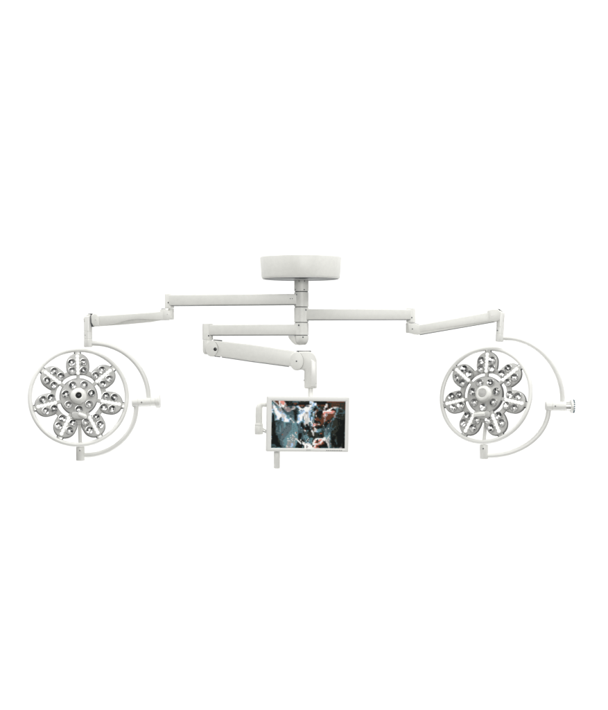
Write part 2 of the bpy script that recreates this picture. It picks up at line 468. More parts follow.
    N = (Mh.to_3x3() @ Vector((0, 0, 1))).normalized()
    def H(u, v, w): return Mh @ Vector((u * U, v * U, w * U))
    bm = nb(); tube(bm, [H(RT * math.cos(2 * math.pi * k / 96), RT * math.sin(2 * math.pi * k / 96), 0.6) for k in range(96)], 2.05 * U, 18, True)
    rg = part('ring', bm, 'tube', t)
    # centre casting
    bm = nb()
    lathe(bm, H(0, 0, -2.2), N, [(0, 0), (18.3 * U, 0), (18.9 * U, 0.6 * U), (18.9 * U, 4.2 * U), (18.3 * U, 4.5 * U), (18.0 * U, 5.1 * U), (16.8 * U, 5.5 * U), (9.8 * U, 5.9 * U), (9.2 * U, 6.2 * U), (0, 6.2 * U)], 72, mis=[1, 1, 1, 1, 0, 0, 0, 0, 0])  # side wall coloured dark to carry its shade
    hubp = part('centre_plate', bm, ['plate', 'shade_edge'], t)
    bm = nb()
    # web between the petals (square section band)
    n = 112
    rows = [(23.0, -1.4), (27.6, -1.4), (27.9, -0.9), (27.9, 1.3), (27.4, 1.8), (23.4, 1.8), (23.0, 1.3)]
    vs = [[bm.verts.new(H(r_ * math.cos(2 * math.pi * k / n), r_ * math.sin(2 * math.pi * k / n), w_)) for (r_, w_) in rows] for k in range(n)]
    for k in range(n):
        A, B = vs[k], vs[(k + 1) % n]
        for q in range(len(rows)):
            q2 = (q + 1) % len(rows)
            bm.faces.new((A[q], B[q], B[q2], A[q2]))
    part('web_ring', bm, 'plate', t)
    def lens(parent, P3, scale=1.0, base_w=3.2):
        """faceted clear collimator: bezel ring, facets of different slant with reflections painted in, small diode in the middle"""
        u0, v0 = P3
        bm = nb()
        rr = 4.0 * scale
        lathe(bm, H(u0, v0, base_w - 0.3), N, [(rr * U, 0), (rr * U, 1.5 * U), (rr * 0.95 * U, 1.75 * U), (rr * 0.86 * U, 1.7 * U)], 24, 0)
        ns = 9
        ph = random.uniform(0, 6.28)
        rims, mids, bots = [], [], []
        for k in range(ns):
            a = ph + 2 * math.pi * k / ns
            ca, sa = math.cos(a), math.sin(a)
            rims.append((ca * rr * 0.88, sa * rr * 0.88, base_w + 1.35))
            jm = random.uniform(0.48, 0.70)
            mids.append((ca * rr * jm, sa * rr * jm, base_w + random.uniform(0.35, 1.1)))
            bots.append((ca * rr * 0.24, sa * rr * 0.24, base_w + 0.15))
        V = lambda q: bm.verts.new(H(u0 + q[0], v0 + q[1], q[2]))
        dk = random.choice((0.04, 0.1, 0.2, 0.3, 0.42))
        start = random.random()
        for k in range(ns):
            k2 = (k + 1) % ns
            for A, B in ((rims, mids), (mids, bots)):
                f = bm.faces.new((V(A[k]), V(A[k2]), V(B[k2]), V(B[k])))
                p = random.random()
                f.material_index = 2 if p < dk else (3 if p < dk + 0.22 else 1)  # random dark and grey tones stand in for reflections in the clear lens
        lathe(bm, H(u0 + random.uniform(-.3, .3), v0 + random.uniform(-.3, .3), base_w + 0.1), N, [(0.95 * scale * U, 0), (0.9 * scale * U, 0.5 * U), (0.55 * scale * U, 0.9 * U), (0, 1.0 * U)], 10, 4)
        o = part('lens', bm, ['rim', 'chrome', 'dark_reflection', 'grey', 'led'], parent, sharp=15)
        return o
    for k in range(7):
        ang = math.radians(ang0 + k * 360.0 / 7)
        e = (math.cos(ang), math.sin(ang)); f = (-math.sin(ang), math.cos(ang))
        def PQ(a, b): return (e[0] * a + f[0] * b, e[1] * a + f[1] * b)
        # petal housing
        def outline(g):
            half = [(22.8 - g, 8.4 + g), (24.8, 9.8 + g), (27.5, 10.7 + g), (30.5, 11.0 + g)] + [(33.0 + (11.0 + g) * math.sin(math.radians(q)), (11.0 + g) * math.cos(math.radians(q))) for q in range(9, 90, 9)]
            return half + [(44.0 + g, 0)] + [(a, -b) for a, b in reversed(half)]
        out = outline(0)
        bm = nb()
        prism(bm, [(PQ(a, b)[0] * U, PQ(a, b)[1] * U) for a, b in out], Mh, -0.6 * U, 3.2 * U, 0, 1.0 * U, 3)
        pt = part('petal', bm, 'plate', t, sharp=40)
        bm = nb()
        prism(bm, [(PQ(a, b)[0] * U, PQ(a, b)[1] * U) for a, b in outline(0.5)], Mh, -0.9 * U, 1.0 * U, 0, 0.3 * U, 2)
        part('shade_outline', bm, 'shade_edge', pt, sharp=40)  # dark outline added to imitate the shaded petal sides
        for (a, b) in ((34.8, 5.9), (34.8, -5.9), (26.4, 5.7), (26.4, -5.7)):
            lens(pt, PQ(a, b))
        for q in range(6):
            a = 23.9 + q * 3.4
            p = PQ(a, 0)
            bm = nb()
            lathe(bm, H(p[0], p[1], 3.1), N, [(1.95 * U, 0), (1.9 * U, 0.6 * U), (1.45 * U, 1.25 * U), (0.6 * U, 1.6 * U), (0, 1.65 * U)], 14)
            part('led', bm, 'led', pt)
        # spoke
        bm = nb()
        prism(bm, [(PQ(a, b)[0] * U, PQ(a, b)[1] * U) for a, b in ((17.5, 1.7), (24.0, 1.5), (24.0, -1.5), (17.5, -1.7))], Mh, -1.2 * U, 2.4 * U, 0, 0.4 * U, 2)
        part('spoke', bm, 'plate', t)
        # clip that holds the ring
        bm = nb()
        prism(bm, [(PQ(a, b)[0] * U, PQ(a, b)[1] * U) for a, b in ((43.0, 2.7), (46.6, 2.5), (46.6, -2.5), (43.0, -2.7))], Mh, -1.2 * U, 2.0 * U, 0, 0.4 * U, 2)
        cl = part('ring_clip', bm, 'alu', t)
        for b in (2.9, -2.9):
            p0, p1 = PQ(43.4, b), PQ(45.6, b * 0.97)
            bm = nb(); cyl(bm, H(p0[0], p0[1], 1.0), H(p1[0], p1[1], 1.0), 0.62 * U, 0.0005, 8)
            part('pin', bm, 'screw', cl)
        # centre lens
        a2 = ang + math.pi / 7
        lens(hubp, (13.0 * math.cos(a2), 13.0 * math.sin(a2)), 1.0, 3.5)
    # handle dome
    bm = nb()
    if camera:
        lathe(bm, H(0, 0, 4.0), N, [(8.3 * U, 0), (8.3 * U, 2.5 * U), (7.9 * U, 4.4 * U), (6.6 * U, 6.4 * U), (5.0 * U, 7.3 * U), (3.6 * U, 7.5 * U), (3.1 * U, 7.1 * U), (2.9 * U, 5.6 * U), (0, 5.6 * U)], 44)
    else:
        lathe(bm, H(0, 0, 4.0), N, [(8.4 * U, 0), (8.4 * U, 2.5 * U), (8.0 * U, 4.2 * U), (6.8 * U, 5.8 * U), (5.2 * U, 6.3 * U), (4.4 * U, 5.9 * U), (4.0 * U, 5.4 * U), (2.6 * U, 5.2 * U), (2.2 * U, 5.6 * U), (0, 6.0 * U)], 44)
    ha = part('handle', bm, 'tube', t)
    if camera:
        bm = nb()
        lathe(bm, H(0, 0, 9.5), N, [(3.0 * U, 0), (3.0 * U, 0.8 * U), (2.6 * U, 1.3 * U), (1.9 * U, 1.0 * U), (1.5 * U, 1.4 * U), (0, 1.9 * U)], 30)
        part('camera_lens', bm, 'dark', ha)
    else:
        bm = nb()
        lathe(bm, H(0, 0, 9.1), N, [(3.9 * U, 0), (3.9 * U, 0.6 * U), (3.3 * U, 0.9 * U), (2.0 * U, 0.8 * U), (1.0 * U, 1.2 * U), (0, 1.25 * U)], 30)
        part('handle_button', bm, 'plate', ha)
    # gimbal bracket, lever and shaft
    bm = nb()
    ku, kv = lever[0]
    prism(bm, [((ku + a) * U, (kv + b) * U) for a, b in ((-7.2, -2.6), (-7.6, 1.0), (-6.0, 3.0), (6.0, 3.0), (7.6, 1.0), (7.2, -2.6), (4.5, -4.6), (-4.5, -4.6))], Mh, -1.0 * U, 6.2 * U, 0, 1.1 * U, 3)
    gb = part('bracket', bm, 'plate', t)
    (l0, l1) = lever[1], lever[2]
    bm = nb(); cyl(bm, H(*l0), H(*l1), 2.1 * U, 0.004, 28); part('lever', bm, 'tube', gb)
    bm = nb()
    tube(bm, [W(bx, by0 + 2.0), W(bx + (cx + ku - bx) * 0.1, by0 - 4), H(ku + 0.5, kv - 4.5, -2.5), H(ku + 0.3, kv, -0.5)], [1.75 * U, 1.75 * U, 1.7 * U, 1.7 * U], 18)
    part('shaft', bm, 'tube', t)
    return t

left_arc1 = [(90.5, 343.0)] + arc(93.5, 398.0, 55.0, 54.6, 90, 0) + [(148.5, 400.5)]
left_arc2 = [(136.2, 404.5)] + arc(85.5, 407.0, 50.7, 48.2, 0, -90) + [(81.0, 455.3)]
surgical_lamp(48.0, 'left lamp whose centre handle holds a black round camera lens', (87.9, 316.0, 88.2, 347.0, [(83.7, 318.6), (87.0, 315.0), (89.0, 314.0), (91.2, 314.6), (91.2, 320.0), (89.6, 322.6), (84.2, 321.6)]), 4.15 * U,
    left_arc1, left_arc2, (132.2, 402.6, 155.6, 401.6, 4.5, 160.2, 6.35), (80.4, 446.2, 460.9 - 0.2, 4.2),
    (78.6, 397.2), 8.0, -11.0, 0.0, 91.6, True, 0, ((0.4, -18.6), (0.5, -18.0, 6.5), (7.6, -21.5, 9.5)))
right_arc1 = [(502.0, 337.4)] + arc(505.0, 400.5, 57.6, 62.6, 90, 0) + [(562.6, 404.5)]
right_arc2 = [(547.6, 408.5)] + arc(488.0, 408.5, 60.6, 47.2, 0, -90) + [(484.0, 455.8)]
surgical_lamp(47.5, 'right lamp with a plain white centre handle and a wider yoke', (501.0, 312.0, 499.4, 341.6, [(497.5, 312.2), (500.2, 310.4), (503.0, 312.6), (504.2, 316.0), (503.5, 322.0), (497.8, 322.0)]), 3.85 * U,
    right_arc1, right_arc2, (545.4, 405.8, 570.3, 406.2, 4.75, 574.2, 6.75), (483.9, 444.2, 458.9, 4.05),
    (485.8, 395.2), -29.0, -12.5, 0.0, 91.0, False, 0, ((0.8, -20.2), (3.6, -20.0, 6.8), (-7.5, -21.6, 8.0)))

# ------------------------------------------------------------------ monitor
mon = thing('monitor', 'flat white framed monitor showing surgeons at work, hanging below the lowest arm', 'monitor', W(310.4, 389))
yaw_m, roll_m = 9.0, 0.95
Cm = W(308.0, 424.3, -0.075)
Mm = Matrix.Translation(Cm) @ Matrix.Rotation(math.radians(yaw_m), 4, 'Z') @ Matrix.Rotation(math.radians(roll_m), 4, 'Y') @ FRONT
def Q(u, v, w): return Mm @ Vector((u * U, v * U, w * U))
hw, hh = 41.3, 27.3
sw, sh, su, sv = 37.0, 23.35, 0.5, -0.4
# bezel: frame with a sunken opening
bm = nb()
def rrect(cu, cv, a, b, r, n=5):
    o = []
    for (sx, sy, a0) in ((1, 1, 0), (-1, 1, 90), (-1, -1, 180), (1, -1, 270)):
        for k in range(n + 1):
            q = math.radians(a0 + 90 * k / n)
            o.append((cu + sx * (a - r) + r * math.cos(q), cv + sy * (b - r) + r * math.sin(q)))
    return o
loops = []
for (a, b, r, w, cu, cv) in ((hw - 2.2, hh - 2.2, 1.4, -6.4, 0, 0), (hw - 0.6, hh - 0.6, 1.3, -5.8, 0, 0), (hw, hh, 1.0, -4.2, 0, 0), (hw, hh, 1.0, -0.7, 0, 0),
                        (hw - 0.2, hh - 0.2, 0.9, -0.2, 0, 0), (hw - 0.7, hh - 0.7, 0.7, 0, 0, 0), (sw + 0.5, sh + 0.5, 0.4, 0, su, sv),
                        (sw + 0.15, sh + 0.15, 0.3, -0.15, su, sv), (sw, sh, 0.25, -0.9, su, sv)):
    loops.append([bm.verts.new(Q(u, v, w)) for u, v in rrect(cu, cv, a, b, r)])
for A, B in zip(loops[:-1], loops[1:]):
    for k in range(len(A)):
        k2 = (k + 1) % len(A)
        bm.faces.new((A[k], A[k2], B[k2], B[k]))
bm.faces.new(list(reversed(loops[0])))
part('bezel', bm, 'bezel', mon, sharp=30)

# --- the picture on the screen: surgeons in blue-green gowns and white caps, as a coarse grid of display colours
TONE = [(9, 14, 13), (42, 45, 38), (60, 83, 89), (91, 108, 113), (101, 139, 146), (152, 150, 148), (206, 204, 200),
        (246, 246, 244), (166, 201, 236), (98, 55, 35), (228, 146, 133), (143, 131, 131), (160, 80, 50)]
FEED = [
    [2, 2, 2, 2, 6, 5, 9, 9, 9, 11, 7, 10, 10, 10, 10, 2, 0, 0, 0, 1, 0, 1, 0, 2, 2, 2, 2, 4, 2, 4, 11, 1, 1, 1, 1, 11, 0, 0, 0, 0, 7, 7, 6, 5, 1, 1, 1, 1, 1, 1, 1, 1, 1, 1, 1, 1, 0, 9, 9, 9, 9, 9, 9, 9, 9, 9, 9, 9, 9, 9, 9, 9, 9, 9, 9, 2],
    [4, 4, 4, 4, 2, 6, 5, 9, 9, 11, 7, 10, 10, 10, 10, 10, 0, 0, 0, 0, 2, 0, 1, 2, 2, 2, 2, 2, 2, 0, 1, 1, 1, 1, 1, 0, 1, 1, 1, 1, 8, 8, 7, 7, 2, 0, 0, 0, 0, 0, 0, 0, 0, 0, 0, 0, 0, 9, 9, 9, 9, 9, 9, 9, 9, 9, 9, 9, 9, 9, 9, 9, 9, 9, 9, 2],
    [4, 4, 4, 4, 4, 2, 5, 6, 9, 9, 7, 11, 10, 10, 10, 6, 5, 0, 0, 0, 0, 0, 1, 0, 9, 9, 9, 9, 2, 0, 0, 0, 0, 0, 0, 0, 0, 0, 0, 0, 7, 6, 8, 7, 8, 8, 7, 0, 0, 0, 0, 0, 0, 0, 0, 0, 0, 1, 0, 0, 1, 1, 1, 9, 1, 9, 1, 1, 1, 1, 1, 1, 1, 1, 1, 1],
    [4, 4, 4, 4, 6, 2, 2, 5, 6, 9, 7, 11, 7, 10, 10, 6, 5, 0, 0, 1, 1, 1, 0, 0, 2, 9, 9, 0, 0, 0, 0, 0, 0, 0, 0, 0, 0, 0, 0, 0, 2, 2, 7, 8, 8, 7, 7, 2, 0, 0, 0, 0, 0, 0, 0, 0, 6, 6, 1, 0, 1, 1, 9, 1, 9, 1, 9, 9, 9, 9, 1, 1, 1, 1, 1, 1],
    [5, 5, 5, 5, 8, 6, 2, 2, 5, 6, 7, 11, 7, 7, 7, 5, 11, 12, 0, 0, 0, 0, 0, 0, 0, 0, 0, 0, 2, 9, 9, 9, 9, 9, 9, 0, 2, 11, 11, 6, 7, 7, 6, 8, 8, 7, 8, 9, 9, 9, 1, 9, 9, 9, 9, 9, 6, 6, 9, 0, 1, 1, 9, 1, 9, 1, 9, 1, 1, 9, 1, 1, 9, 1, 1, 9],
    [5, 5, 5, 5, 7, 7, 6, 4, 4, 5, 6, 7, 6, 7, 7, 5, 11, 2, 2, 2, 2, 2, 2, 11, 11, 4, 2, 8, 6, 6, 9, 9, 5, 9, 9, 0, 11, 2, 2, 11, 7, 7, 6, 8, 4, 2, 2, 4, 9, 0, 1, 1, 9, 1, 9, 7, 6, 6, 9, 0, 1, 1, 9, 9, 1, 9, 1, 9, 1, 1, 1, 1, 1, 1, 1, 9],
    [5, 5, 5, 5, 7, 7, 8, 4, 4, 4, 8, 6, 2, 6, 5, 11, 6, 11, 11, 11, 2, 1, 2, 11, 11, 6, 2, 4, 8, 8, 6, 0, 0, 0, 0, 7, 7, 7, 6, 7, 7, 8, 2, 4, 11, 2, 0, 4, 2, 0, 1, 1, 1, 1, 0, 7, 6, 11, 1, 0, 1, 1, 9, 5, 6, 6, 6, 5, 11, 9, 1, 1, 1, 1, 1, 9],
    [5, 5, 5, 5, 6, 7, 7, 7, 4, 5, 5, 5, 2, 1, 5, 11, 6, 11, 11, 11, 11, 2, 11, 11, 6, 5, 2, 1, 2, 7, 7, 6, 11, 4, 7, 7, 7, 7, 7, 7, 6, 8, 5, 4, 0, 0, 0, 2, 2, 5, 2, 1, 1, 1, 6, 11, 0, 1, 9, 0, 9, 7, 7, 11, 6, 6, 5, 4, 4, 2, 4, 11, 9, 1, 1, 9],
    [7, 7, 7, 8, 8, 7, 7, 7, 4, 5, 5, 5, 5, 0, 2, 11, 11, 11, 11, 11, 11, 11, 6, 6, 5, 2, 1, 1, 2, 2, 7, 7, 7, 7, 7, 7, 7, 7, 7, 7, 6, 7, 4, 2, 0, 0, 0, 9, 2, 2, 2, 9, 1, 1, 11, 11, 0, 0, 9, 7, 7, 7, 0, 0, 0, 4, 2, 4, 2, 1, 1, 2, 2, 1, 1, 9],
    [8, 8, 8, 4, 2, 7, 7, 7, 8, 5, 5, 5, 5, 2, 2, 2, 11, 11, 11, 11, 11, 11, 2, 0, 0, 1, 0, 2, 2, 6, 7, 2, 8, 5, 8, 7, 7, 7, 7, 6, 8, 4, 4, 11, 0, 0, 11, 9, 9, 2, 2, 2, 2, 9, 11, 11, 0, 7, 7, 7, 7, 9, 9, 9, 0, 0, 2, 4, 2, 1, 1, 1, 1, 2, 1, 2],
    [7, 7, 7, 6, 4, 6, 7, 7, 7, 8, 5, 5, 8, 5, 2, 2, 2, 11, 6, 11, 11, 2, 2, 2, 0, 0, 1, 0, 2, 4, 8, 8, 5, 8, 8, 7, 7, 7, 7, 8, 5, 8, 4, 2, 2, 6, 5, 9, 2, 0, 0, 0, 0, 7, 7, 7, 7, 7, 7, 7, 7, 7, 10, 10, 10, 9, 2, 4, 2, 1, 0, 0, 1, 1, 2, 2],
    [6, 6, 6, 8, 4, 6, 7, 7, 7, 7, 8, 8, 5, 5, 4, 2, 2, 2, 2, 2, 2, 2, 2, 2, 1, 0, 0, 2, 2, 4, 8, 5, 8, 8, 7, 8, 5, 5, 6, 8, 8, 2, 0, 8, 8, 5, 11, 0, 0, 0, 0, 0, 0, 7, 10, 10, 10, 10, 10, 10, 10, 10, 10, 10, 5, 9, 2, 4, 1, 1, 1, 1, 1, 2, 2, 2],
    [4, 4, 4, 0, 4, 4, 7, 7, 7, 7, 7, 8, 6, 8, 8, 4, 2, 2, 2, 2, 2, 2, 2, 2, 1, 1, 0, 0, 2, 2, 4, 8, 8, 7, 7, 6, 5, 5, 6, 8, 8, 2, 2, 6, 4, 11, 9, 0, 0, 0, 0, 0, 0, 10, 10, 10, 11, 11, 10, 5, 5, 10, 10, 5, 9, 5, 4, 1, 1, 2, 2, 2, 2, 2, 2, 2],
    [4, 4, 4, 0, 2, 4, 6, 7, 7, 7, 7, 7, 6, 6, 6, 8, 4, 2, 2, 2, 3, 3, 2, 2, 1, 0, 0, 2, 2, 8, 8, 7, 7, 7, 6, 6, 6, 6, 6, 8, 8, 4, 2, 6, 4, 9, 0, 0, 0, 0, 0, 0, 9, 9, 10, 6, 11, 11, 9, 9, 9, 9, 9, 9, 9, 11, 4, 2, 1, 1, 0, 0, 1, 1, 1, 1],
    [4, 4, 4, 0, 0, 4, 2, 7, 7, 7, 7, 7, 6, 6, 6, 6, 8, 4, 4, 4, 2, 2, 3, 3, 2, 0, 1, 2, 8, 7, 7, 7, 7, 7, 6, 6, 7, 6, 6, 8, 4, 2, 2, 6, 4, 9, 6, 0, 0, 0, 0, 1, 9, 5, 10, 7, 5, 5, 9, 9, 9, 9, 9, 9, 11, 4, 1, 1, 0, 1, 1, 1, 2, 1, 1, 1],
    [2, 2, 2, 0, 0, 4, 2, 8, 7, 7, 7, 7, 6, 6, 6, 6, 7, 4, 4, 4, 2, 2, 2, 3, 2, 0, 0, 2, 8, 7, 7, 7, 7, 5, 6, 6, 7, 6, 6, 8, 4, 2, 2, 4, 4, 0, 6, 0, 0, 0, 0, 1, 9, 5, 10, 11, 5, 9, 9, 9, 9, 9, 9, 9, 11, 11, 1, 1, 1, 0, 1, 0, 1, 0, 1, 1],
    [2, 2, 2, 0, 0, 4, 2, 8, 7, 7, 7, 2, 6, 6, 6, 7, 8, 4, 4, 4, 4, 2, 3, 3, 2, 0, 0, 2, 6, 8, 7, 7, 7, 2, 7, 6, 7, 6, 6, 8, 2, 8, 8, 4, 2, 0, 1, 9, 1, 0, 0, 1, 9, 9, 11, 11, 9, 9, 9, 9, 9, 9, 1, 1, 11, 11, 2, 2, 1, 1, 1, 1, 1, 1, 1, 1],
    [2, 2, 2, 0, 0, 4, 4, 6, 7, 7, 2, 2, 8, 8, 6, 7, 7, 8, 4, 4, 7, 6, 4, 4, 2, 0, 1, 2, 8, 8, 7, 7, 7, 2, 7, 6, 6, 6, 6, 7, 2, 8, 8, 4, 11, 1, 9, 9, 9, 1, 2, 1, 9, 9, 9, 11, 9, 9, 9, 9, 9, 1, 1, 4, 2, 1, 0, 1, 1, 2, 1, 1, 1, 1, 0, 0],
    [2, 2, 2, 0, 0, 4, 6, 8, 8, 6, 2, 2, 4, 8, 5, 7, 7, 7, 7, 8, 8, 6, 4, 4, 3, 0, 1, 2, 8, 8, 7, 7, 8, 2, 7, 6, 6, 6, 6, 7, 2, 8, 6, 4, 2, 10, 9, 9, 9, 9, 1, 9, 9, 9, 5, 11, 9, 9, 9, 9, 1, 1, 2, 4, 2, 1, 1, 0, 0, 0, 0, 1, 1, 1, 0, 0],
    [2, 2, 2, 0, 0, 4, 2, 2, 2, 2, 2, 2, 8, 8, 6, 7, 7, 7, 7, 8, 2, 3, 6, 4, 3, 2, 1, 4, 6, 8, 7, 7, 8, 4, 4, 6, 6, 6, 6, 7, 4, 8, 11, 4, 2, 0, 9, 9, 9, 9, 9, 9, 9, 9, 11, 11, 12, 1, 0, 1, 1, 11, 2, 2, 1, 1, 1, 1, 0, 1, 0, 0, 0, 0, 0, 0],
    [2, 2, 2, 0, 0, 0, 1, 1, 2, 2, 2, 2, 2, 4, 6, 7, 7, 7, 7, 8, 3, 4, 3, 6, 4, 3, 2, 6, 7, 7, 8, 4, 4, 4, 8, 6, 6, 6, 6, 7, 7, 7, 4, 5, 2, 0, 0, 1, 0, 0, 9, 9, 9, 9, 11, 9, 1, 1, 0, 0, 12, 2, 1, 1, 1, 1, 1, 1, 0, 0, 0, 0, 0, 0, 0, 0],
    [1, 1, 1, 0, 0, 1, 2, 2, 2, 1, 2, 2, 3, 2, 4, 4, 4, 4, 4, 4, 3, 4, 3, 6, 6, 4, 4, 7, 7, 8, 4, 2, 2, 2, 8, 6, 6, 6, 6, 4, 2, 7, 4, 5, 1, 0, 0, 0, 2, 1, 1, 9, 9, 9, 2, 1, 0, 1, 12, 1, 2, 1, 2, 1, 1, 1, 1, 1, 0, 1, 0, 0, 0, 0, 0, 0],
    [1, 1, 1, 0, 0, 1, 2, 2, 1, 2, 2, 2, 3, 3, 4, 4, 2, 2, 2, 2, 3, 2, 4, 4, 4, 4, 4, 2, 8, 4, 3, 0, 0, 2, 6, 6, 6, 6, 5, 2, 4, 6, 7, 9, 6, 11, 9, 9, 9, 2, 0, 9, 9, 1, 2, 0, 0, 0, 1, 2, 1, 1, 2, 1, 1, 1, 1, 1, 0, 1, 0, 0, 0, 0, 0, 0],
    [0, 0, 0, 0, 0, 0, 3, 2, 2, 2, 2, 3, 3, 3, 4, 4, 2, 2, 3, 2, 3, 2, 4, 4, 4, 4, 4, 2, 2, 3, 3, 0, 0, 1, 5, 6, 0, 0, 6, 2, 2, 4, 8, 10, 10, 10, 11, 11, 6, 6, 9, 9, 1, 9, 0, 0, 0, 0, 2, 2, 1, 2, 2, 1, 1, 1, 1, 1, 0, 1, 0, 1, 0, 0, 0, 0],
    [0, 0, 0, 0, 0, 0, 2, 2, 2, 2, 3, 2, 3, 3, 4, 4, 3, 2, 3, 3, 3, 3, 4, 3, 4, 4, 4, 2, 2, 3, 2, 0, 0, 1, 2, 5, 0, 0, 11, 2, 2, 6, 8, 10, 7, 10, 9, 9, 1, 9, 9, 1, 0, 6, 0, 1, 0, 2, 2, 2, 1, 2, 1, 1, 1, 1, 1, 1, 1, 0, 1, 0, 0, 0, 0, 0],
    [0, 0, 0, 0, 0, 1, 1, 2, 2, 2, 4, 2, 3, 3, 4, 4, 3, 3, 3, 2, 3, 3, 4, 4, 3, 4, 4, 4, 2, 3, 2, 0, 0, 0, 0, 4, 2, 0, 0, 1, 2, 2, 11, 6, 5, 0, 1, 1, 0, 0, 0, 0, 1, 1, 2, 0, 1, 2, 2, 2, 1, 2, 1, 1, 1, 2, 1, 1, 0, 0, 0, 0, 0, 0, 0, 0],
    [0, 0, 0, 0, 0, 0, 2, 3, 2, 2, 4, 2, 3, 3, 4, 3, 3, 3, 3, 3, 3, 3, 4, 3, 4, 4, 4, 4, 2, 3, 2, 8, 0, 0, 1, 0, 0, 0, 0, 0, 2, 2, 9, 0, 5, 1, 0, 0, 0, 0, 0, 0, 1, 2, 2, 0, 2, 2, 2, 2, 2, 2, 1, 1, 2, 1, 1, 0, 1, 0, 0, 0, 0, 0, 0, 1],
    [1, 1, 1, 0, 0, 0, 2, 3, 2, 2, 4, 3, 3, 3, 3, 3, 2, 3, 3, 3, 3, 3, 4, 4, 4, 3, 4, 4, 3, 3, 2, 2, 2, 0, 1, 0, 0, 0, 0, 0, 11, 2, 1, 9, 6, 7, 9, 1, 0, 2, 2, 2, 2, 1, 2, 3, 3, 2, 6, 2, 2, 2, 2, 2, 1, 1, 1, 0, 1, 0, 0, 0, 0, 0, 0, 1],
    [1, 1, 1, 0, 0, 0, 3, 3, 2, 2, 4, 3, 3, 3, 2, 3, 3, 3, 3, 3, 3, 3, 4, 3, 4, 4, 4, 4, 3, 3, 2, 2, 2, 2, 12, 0, 0, 0, 0, 0, 0, 2, 2, 9, 5, 6, 6, 4, 4, 4, 4, 2, 2, 2, 2, 5, 3, 2, 2, 2, 2, 1, 2, 2, 0, 0, 1, 1, 0, 0, 0, 0, 0, 0, 0, 1],
    [1, 1, 1, 0, 0, 1, 2, 2, 2, 3, 4, 3, 3, 3, 3, 3, 3, 3, 3, 3, 3, 4, 4, 4, 4, 4, 4, 4, 2, 3, 2, 3, 3, 2, 6, 7, 1, 4, 2, 0, 0, 6, 6, 9, 6, 6, 6, 4, 4, 4, 4, 2, 1, 2, 2, 3, 3, 2, 2, 2, 2, 2, 1, 1, 1, 1, 1, 1, 0, 0, 0, 0, 0, 0, 0, 4],
    [1, 1, 1, 0, 0, 1, 2, 2, 2, 2, 4, 3, 3, 2, 3, 3, 3, 3, 3, 3, 4, 4, 4, 3, 4, 4, 4, 4, 2, 2, 2, 2, 2, 1, 2, 11, 2, 2, 1, 0, 0, 6, 7, 4, 6, 6, 8, 8, 4, 4, 2, 2, 1, 1, 2, 3, 3, 2, 2, 2, 2, 1, 0, 1, 1, 1, 1, 0, 0, 0, 0, 0, 0, 0, 0, 4],
    [1, 1, 1, 0, 0, 1, 2, 3, 3, 3, 3, 3, 2, 3, 3, 3, 3, 2, 3, 4, 4, 3, 4, 4, 4, 6, 12, 4, 2, 2, 2, 2, 2, 1, 2, 1, 2, 1, 1, 1, 1, 1, 6, 6, 1, 1, 2, 2, 2, 1, 1, 1, 1, 1, 4, 3, 3, 3, 2, 4, 2, 1, 1, 1, 1, 1, 0, 0, 0, 0, 0, 0, 0, 0, 2, 2],
    [1, 1, 1, 0, 0, 0, 1, 2, 3, 3, 3, 2, 3, 3, 3, 3, 3, 3, 3, 4, 4, 4, 4, 4, 4, 6, 4, 4, 2, 0, 0, 0, 2, 2, 1, 2, 2, 1, 1, 1, 1, 1, 5, 6, 1, 1, 1, 1, 1, 2, 12, 12, 1, 1, 4, 3, 3, 2, 4, 4, 2, 0, 1, 1, 1, 0, 0, 0, 0, 0, 0, 0, 0, 0, 2, 2],
    [1, 1, 1, 0, 0, 0, 2, 2, 2, 2, 2, 2, 12, 3, 3, 3, 3, 3, 4, 4, 4, 4, 6, 4, 4, 4, 6, 4, 1, 0, 0, 1, 2, 2, 1, 2, 3, 11, 1, 1, 1, 1, 11, 6, 1, 1, 1, 1, 0, 2, 0, 0, 1, 1, 4, 3, 3, 2, 4, 4, 2, 0, 1, 2, 1, 1, 0, 0, 0, 0, 0, 0, 0, 0, 0, 0],
    [0, 0, 0, 0, 0, 0, 0, 1, 2, 2, 2, 2, 3, 3, 3, 3, 3, 4, 4, 4, 6, 4, 6, 6, 4, 4, 4, 4, 1, 0, 0, 0, 2, 3, 4, 4, 4, 2, 1, 1, 1, 1, 1, 6, 1, 1, 1, 1, 0, 0, 0, 0, 1, 1, 3, 4, 4, 4, 4, 6, 2, 0, 1, 0, 1, 1, 0, 0, 0, 0, 0, 0, 0, 0, 0, 0],
    [8, 8, 0, 0, 0, 0, 0, 0, 2, 2, 2, 3, 3, 3, 3, 3, 4, 4, 4, 4, 4, 4, 5, 5, 6, 4, 4, 4, 1, 0, 0, 1, 2, 3, 4, 2, 4, 4, 2, 1, 0, 0, 0, 0, 0, 1, 1, 1, 1, 1, 1, 0, 0, 1, 4, 4, 4, 4, 6, 4, 2, 0, 1, 0, 0, 0, 1, 0, 0, 0, 0, 0, 0, 0, 2, 2],
    [2, 2, 0, 0, 0, 0, 0, 0, 2, 2, 2, 3, 3, 3, 3, 4, 4, 4, 4, 4, 6, 5, 5, 5, 4, 4, 4, 4, 1, 0, 0, 2, 2, 3, 4, 4, 4, 4, 4, 1, 2, 2, 1, 1, 1, 1, 1, 2, 2, 1, 1, 1, 1, 6, 7, 6, 4, 6, 6, 4, 2, 0, 0, 0, 0, 1, 1, 0, 0, 0, 0, 0, 0, 0, 2, 2],
